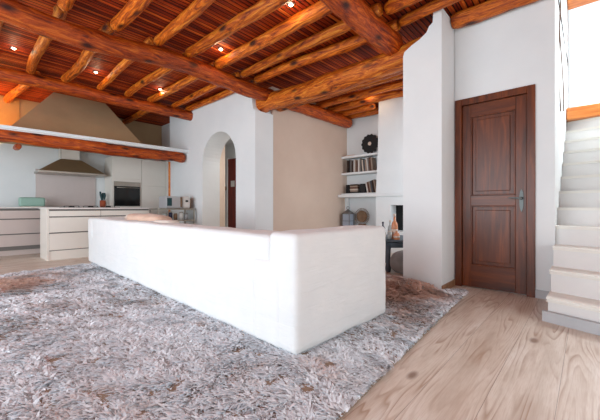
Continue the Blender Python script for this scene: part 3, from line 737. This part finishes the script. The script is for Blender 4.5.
# round table
tx, ty = 4.66, 2.36
t = thing('side_table', 'blue grey painted round wooden table between sofa and white pillar', 'table', (tx, ty, 0))
finish('tabletop', lathe(B(), [(.46, 0), (.49, .012), (.49, .032), (.48, .04), (.0, .04)], (tx, ty, .44), 48), M['graytable'], t)
finish('apron', lathe(B(), [(.40, 0), (.42, .0), (.42, .08), (.40, .08)], (tx, ty, .36), 40), M['graytable'], t)
for a in (208, 298, 28, 118):
    x, y_ = tx + .39 * math.cos(math.radians(a)), ty + .39 * math.sin(math.radians(a))
    finish('leg', tube(B(), [(x, y_, 0), (x, y_, .05), (x, y_, .14), (x, y_, .30), (x, y_, .40)], [.03, .045, .03, .036, .045], 12), M['graytable'], t, True)

def bottle(x, y_, h, r, mat, lab, label_mat=None):
    t = thing('bottle', lab, 'bottle', (x, y_, .481), 'bottles on the blue grey table')
    finish('glass', lathe(B(), [(r * .9, 0), (r, .01), (r, h * .55), (r * .85, h * .64), (r * .36, h * .74), (r * .34, h * .9)], (x, y_, .481), 20), M[mat], t, True)
    finish('cap', lathe(B(), [(r * .42, 0), (r * .42, h * .1), (r * .3, h * .105)], (x, y_, .481 + h * .9), 16), M['foil' if mat != 'navy' else 'navy'], t, True)
    finish('paper_label', lathe(B(), [(r * 1.01, 0), (r * 1.02, 0), (r * 1.02, h * .2), (r * 1.01, h * .2)], (x, y_, .481 + h * .2), 20), label_mat or M['foil'], t, True)
bottle(4.45, 2.14, .37, .046, 'rose', 'tallest rosé bottle with pale cap at the right of the table')
bottle(4.58, 2.275, .27, .036, 'clear', 'clear bottle left of the tallest rosé bottle')
bottle(4.36, 2.065, .14, .042, 'rose', 'short amber bottle in front of the tallest bottle')
bottle(4.62, 2.42, .24, .036, 'navy', 'dark blue bottle at the back, nearest the sofa corner')
bottle(4.36, 2.275, .16, .032, 'navy', 'small dark bottle by the table edge near the sofa')
tag(finish('drinking_glass', lathe(B(), [(.025, 0), (.03, .005), (.034, .11), (.031, .11), (.024, .01)], (4.35, 2.17, .481), 18), M['clear'], smooth=True), 'small clear drinking glass in front of the bottles', 'glass')
t = thing('pouf', 'round grey woven pouf on the floor behind the pillar', 'pouf', (4.40, 1.96, 0))
finish('cushion', soft(B(), 4.20, 4.60, 1.77, 2.15, .0, .32, .15, .008, step=.03), M['pouf'], t, True)

# ------------------------------------------------------------------ sofa
SX0, SX1, SY0, SY1 = 1.42, 2.56, 1.33, 6.36
t = thing('sofa', 'long white slipcovered sofa seen from behind, on the shaggy rug', 'sofa', ((SX0 + SX1) / 2, (SY0 + SY1) / 2, .03))
finish('base', bx(SX0 + .05, SX1 - .05, SY0 + .05, SY1 - .05, .03, .12), M['blackm'], t)
finish('arm', soft(B(), SX0, SX1, SY0, 1.60, .02, .79, .04, .008, 2.2, 1, .03, .0), M['cover'], t, True)
finish('arm', soft(B(), SX0, SX1, 6.08, SY1, .02, .775, .045, .010, 2.2, 2, .03, .0), M['cover'], t, True)
for k, (a, b_) in enumerate([(1.585, 3.19), (3.07, 4.71), (4.59, 6.18)]):
    finish('backrest', soft(B(), SX0 + .008, SX0 + .30, a, b_, .02, .765 + .006 * k, .035, .012, 1.6, 3 + k, .03, .0), M['cover'], t, True)
finish('slipcover_skirt', soft(B(), SX0 - .002, SX0 + .12, 1.46, 1.76, .022, .60, .03, .010, 1.6, 3, .03), M['cover'], t, True)
for k, (a, b_) in enumerate([(1.61, 3.12), (3.12, 4.64), (4.64, 6.13)]):
    finish('seat_cushion', soft(B(), SX0 + .29, SX1 - .01, a, b_, .12, .44, .07, .012, 2.0, 8 + k, .05, .01), M['cover'], t, True)
# the sofa stands a touch askew: turn it about its near corner
a_ = math.radians(-1.55); c0 = Vector((SX0, SY0, 0)); t.location = c0 + Matrix.Rotation(a_, 3, 'Z') @ (WL[t.name] - c0); t.rotation_euler = (0, 0, a_)
def cushion(name, c, sz, rot, mat, label, group=None, seed=0, cat='cushion'):
    bm = soft(B(), -sz[0] / 2, sz[0] / 2, -sz[1] / 2, sz[1] / 2, -sz[2] / 2, sz[2] / 2, min(sz) * .45, .012, 4, seed, .03, min(sz) * .2)
    bmesh.ops.rotate(bm, verts=bm.verts, matrix=Matrix.Rotation(rot[2], 3, 'Z') @ Matrix.Rotation(rot[1], 3, 'Y') @ Matrix.Rotation(rot[0], 3, 'X'))
    bmesh.ops.translate(bm, verts=bm.verts, vec=c)
    return tag(finish(name, bm, M[mat], smooth=True), label, cat, group)
cushion('cushion', (1.98, 5.5, .64), (.16, .5, .38), (0, .2, .1), 'cream', 'cream cushion leaning inside the far end of the sofa', None, 1)
cushion('folded_throw', (1.84, 4.55, .79), (.22, .95, .10), (.02, 0, .06), 'throw', 'beige throw bundled along the top of the sofa back', None, 4, 'throw')
cushion('folded_throw', (1.74, 3.78, .765), (.16, .34, .06), (0, 0, .1), 'cream', 'small white cloth crumpled on the sofa back, right of the beige throw', None, 5, 'cloth')

# ------------------------------------------------------------------ rug
outline = [(-1.9, .70), (0, .76), (1.18, .82), (2.4, .90), (3.3, .96), (3.82, .98), (3.92, 1.03), (3.90, 1.09), (3.72, 1.15), (3.62, 1.22), (3.61, 1.80), (3.75, 2.0), (3.95, 2.4), (4.0, 3.4), (3.9, 4.2), (3.55, 4.6), (3.5, 6.0), (2.2, 6.15), (.9, 6.05), (.3, 5.95), (-1.9, 5.9)]
def inside(X, Y, poly):
    r = np.zeros(len(X), bool); n = len(poly)
    for i in range(n):
        x0, y0 = poly[i]; x1, y1 = poly[(i + 1) % n]
        c = ((y0 > Y) != (y1 > Y)) & (X < (x1 - x0) * (Y - y0) / (y1 - y0 + 1e-12) + x0)
        r ^= c
    return r
def hump(X, Y):
    # the rug rides up against the pillar
    return .10 * np.exp(-((X - 3.56) / .13) ** 2) * np.exp(-((Y - 1.62) / .38) ** 4)
rg = thing('shaggy_rug', 'huge white and brown long pile rug under the sofa', 'rug', (1.2, 3.4, 0))
bm = B()
vs = [bm.verts.new((x, y, .003)) for x, y in outline]; bm.faces.new(vs)
r = bmesh.ops.extrude_face_region(bm, geom=bm.faces[:]); bmesh.ops.translate(bm, verts=[v for v in r['geom'] if isinstance(v, bmesh.types.BMVert)], vec=(0, 0, .014))
finish('backing', bm, M['rugback'], rg)
rs = np.random.RandomState(3)
def sample(n, x0, x1, y0, y1):
    X = rs.uniform(x0, x1, n); Y = rs.uniform(y0, y1, n); k = inside(X, Y, outline); return X[k], Y[k]
X, Y = [], []
for (n, x0, x1, y0, y1) in [(66000, -.5, 1.8, .7, 3.0), (36000, 1.4, 4.1, .7, 2.6), (42000, -.9, 2.0, 3.0, 6.2), (7000, 2.0, 4.1, 2.6, 6.2), (4000, -1.9, -.5, .7, 6.0)]:
    a, b_ = sample(n, x0, x1, y0, y1); X.append(a); Y.append(b_)
# fringe falling over the edge
ex, ey = [], []
for i in range(len(outline)):
    p, q = np.array(outline[i]), np.array(outline[(i + 1) % len(outline)])
    n = int(np.linalg.norm(q - p) * 260); tt = rs.uniform(0, 1, n)[:, None]; pp = p + (q - p) * tt; ex.append(pp[:, 0]); ey.append(pp[:, 1])
X = np.concatenate(X + ex); Y = np.concatenate(Y + ey); n = len(X)
near = np.hypot(X, Y)
# drop the pile flattened beneath the sofa
lx_ = SX0 + (X - SX0) * math.cos(a_) + (Y - SY0) * math.sin(a_); ly_ = SY0 - (X - SX0) * math.sin(a_) + (Y - SY0) * math.cos(a_)
keep = ~((lx_ > SX0 + .05) & (lx_ < SX1 - .05) & (ly_ > SY0 + .05) & (ly_ < SY1 - .05)); X, Y, near = X[keep], Y[keep], near[keep]; n = len(X)
fl = np.array([noise.noise(Vector((x * 1.6, y_ * 1.6, 0))) for x, y_ in zip(X, Y)])
fl2 = np.array([noise.noise(Vector((x * 5, y_ * 5, 3))) for x, y_ in zip(X, Y)])
ang = 2.2 + fl * 2.2 + fl2 * 1.8 + rs.normal(0, .55, n)
tall = np.array([noise.noise(Vector((x * 11, y_ * 11, 7))) for x, y_ in zip(X, Y)])
Ln = rs.uniform(.040, .070, n) * (1 + 1.0 * tall); lean = rs.uniform(.45, .95, n); wd = rs.uniform(.0035, .0075, n) * (1 + .22 * near)
dx, dy = np.cos(ang), np.sin(ang); z0 = .012 + hump(X, Y)
K = 4; V = np.zeros((n, K * 2 + 1, 3)); wob = rs.normal(0, .35, n)
for i in range(K + 1):
    s = i / K
    hx = Ln * lean * (s ** 1.3); hz = Ln * (1 - .55 * lean * s) * s * .62 * (1 - .35 * s)
    px = X + dx * hx - dy * wob * Ln * s * s * .5; py = Y + dy * hx + dx * wob * Ln * s * s * .5; pz = z0 + hz
    if i == K: V[:, K * 2, :] = np.stack([px, py, pz], 1)
    else:
        ww = wd * (1 - .35 * s) * (1 + .3 * math.sin(s * 6))
        V[:, 2 * i, :] = np.stack([px - dy * ww, py + dx * ww, pz], 1); V[:, 2 * i + 1, :] = np.stack([px + dy * ww, py - dx * ww, pz], 1)
nv = K * 2 + 1; V -= np.array([1.2, 3.4, 0])
# keep tufts from poking into the sofa cover or the pillar
Wx = V[:, :, 0] + 1.2; Wy = V[:, :, 1] + 3.4
Wx = np.where((Wy > 1.18) & (Wy < 1.67) & (Wx > XA - .003), XA - .003, Wx)
V[:, :, 0] = Wx - 1.2
quads = []; base = np.arange(n) * nv
for i in range(K - 1): quads.append(np.stack([base + 2 * i, base + 2 * i + 1, base + 2 * i + 3, base + 2 * i + 2], 1))
quads = np.concatenate(quads); tris = np.stack([base + 2 * K - 2, base + 2 * K - 1, base + 2 * K], 1)
me = bpy.data.meshes.new('pile')
me.vertices.add(n * nv); me.vertices.foreach_set('co', V.reshape(-1))
nl = len(quads) * 4 + len(tris) * 3; me.loops.add(nl); me.loops.foreach_set('vertex_index', np.concatenate([quads.reshape(-1), tris.reshape(-1)]).astype(np.int32))
np_ = len(quads) + len(tris); me.polygons.add(np_)
me.polygons.foreach_set('loop_start', np.concatenate([np.arange(len(quads)) * 4, len(quads) * 4 + np.arange(len(tris)) * 3]).astype(np.int32))
me.polygons.foreach_set('use_smooth', np.ones(np_, bool))
me.update(calc_edges=True); me.validate(); me.materials.append(M['fur'])
pile = bpy.data.objects.new('pile', me); C.objects.link(pile); pile.parent = rg; pile['kind'] = 'stuff'
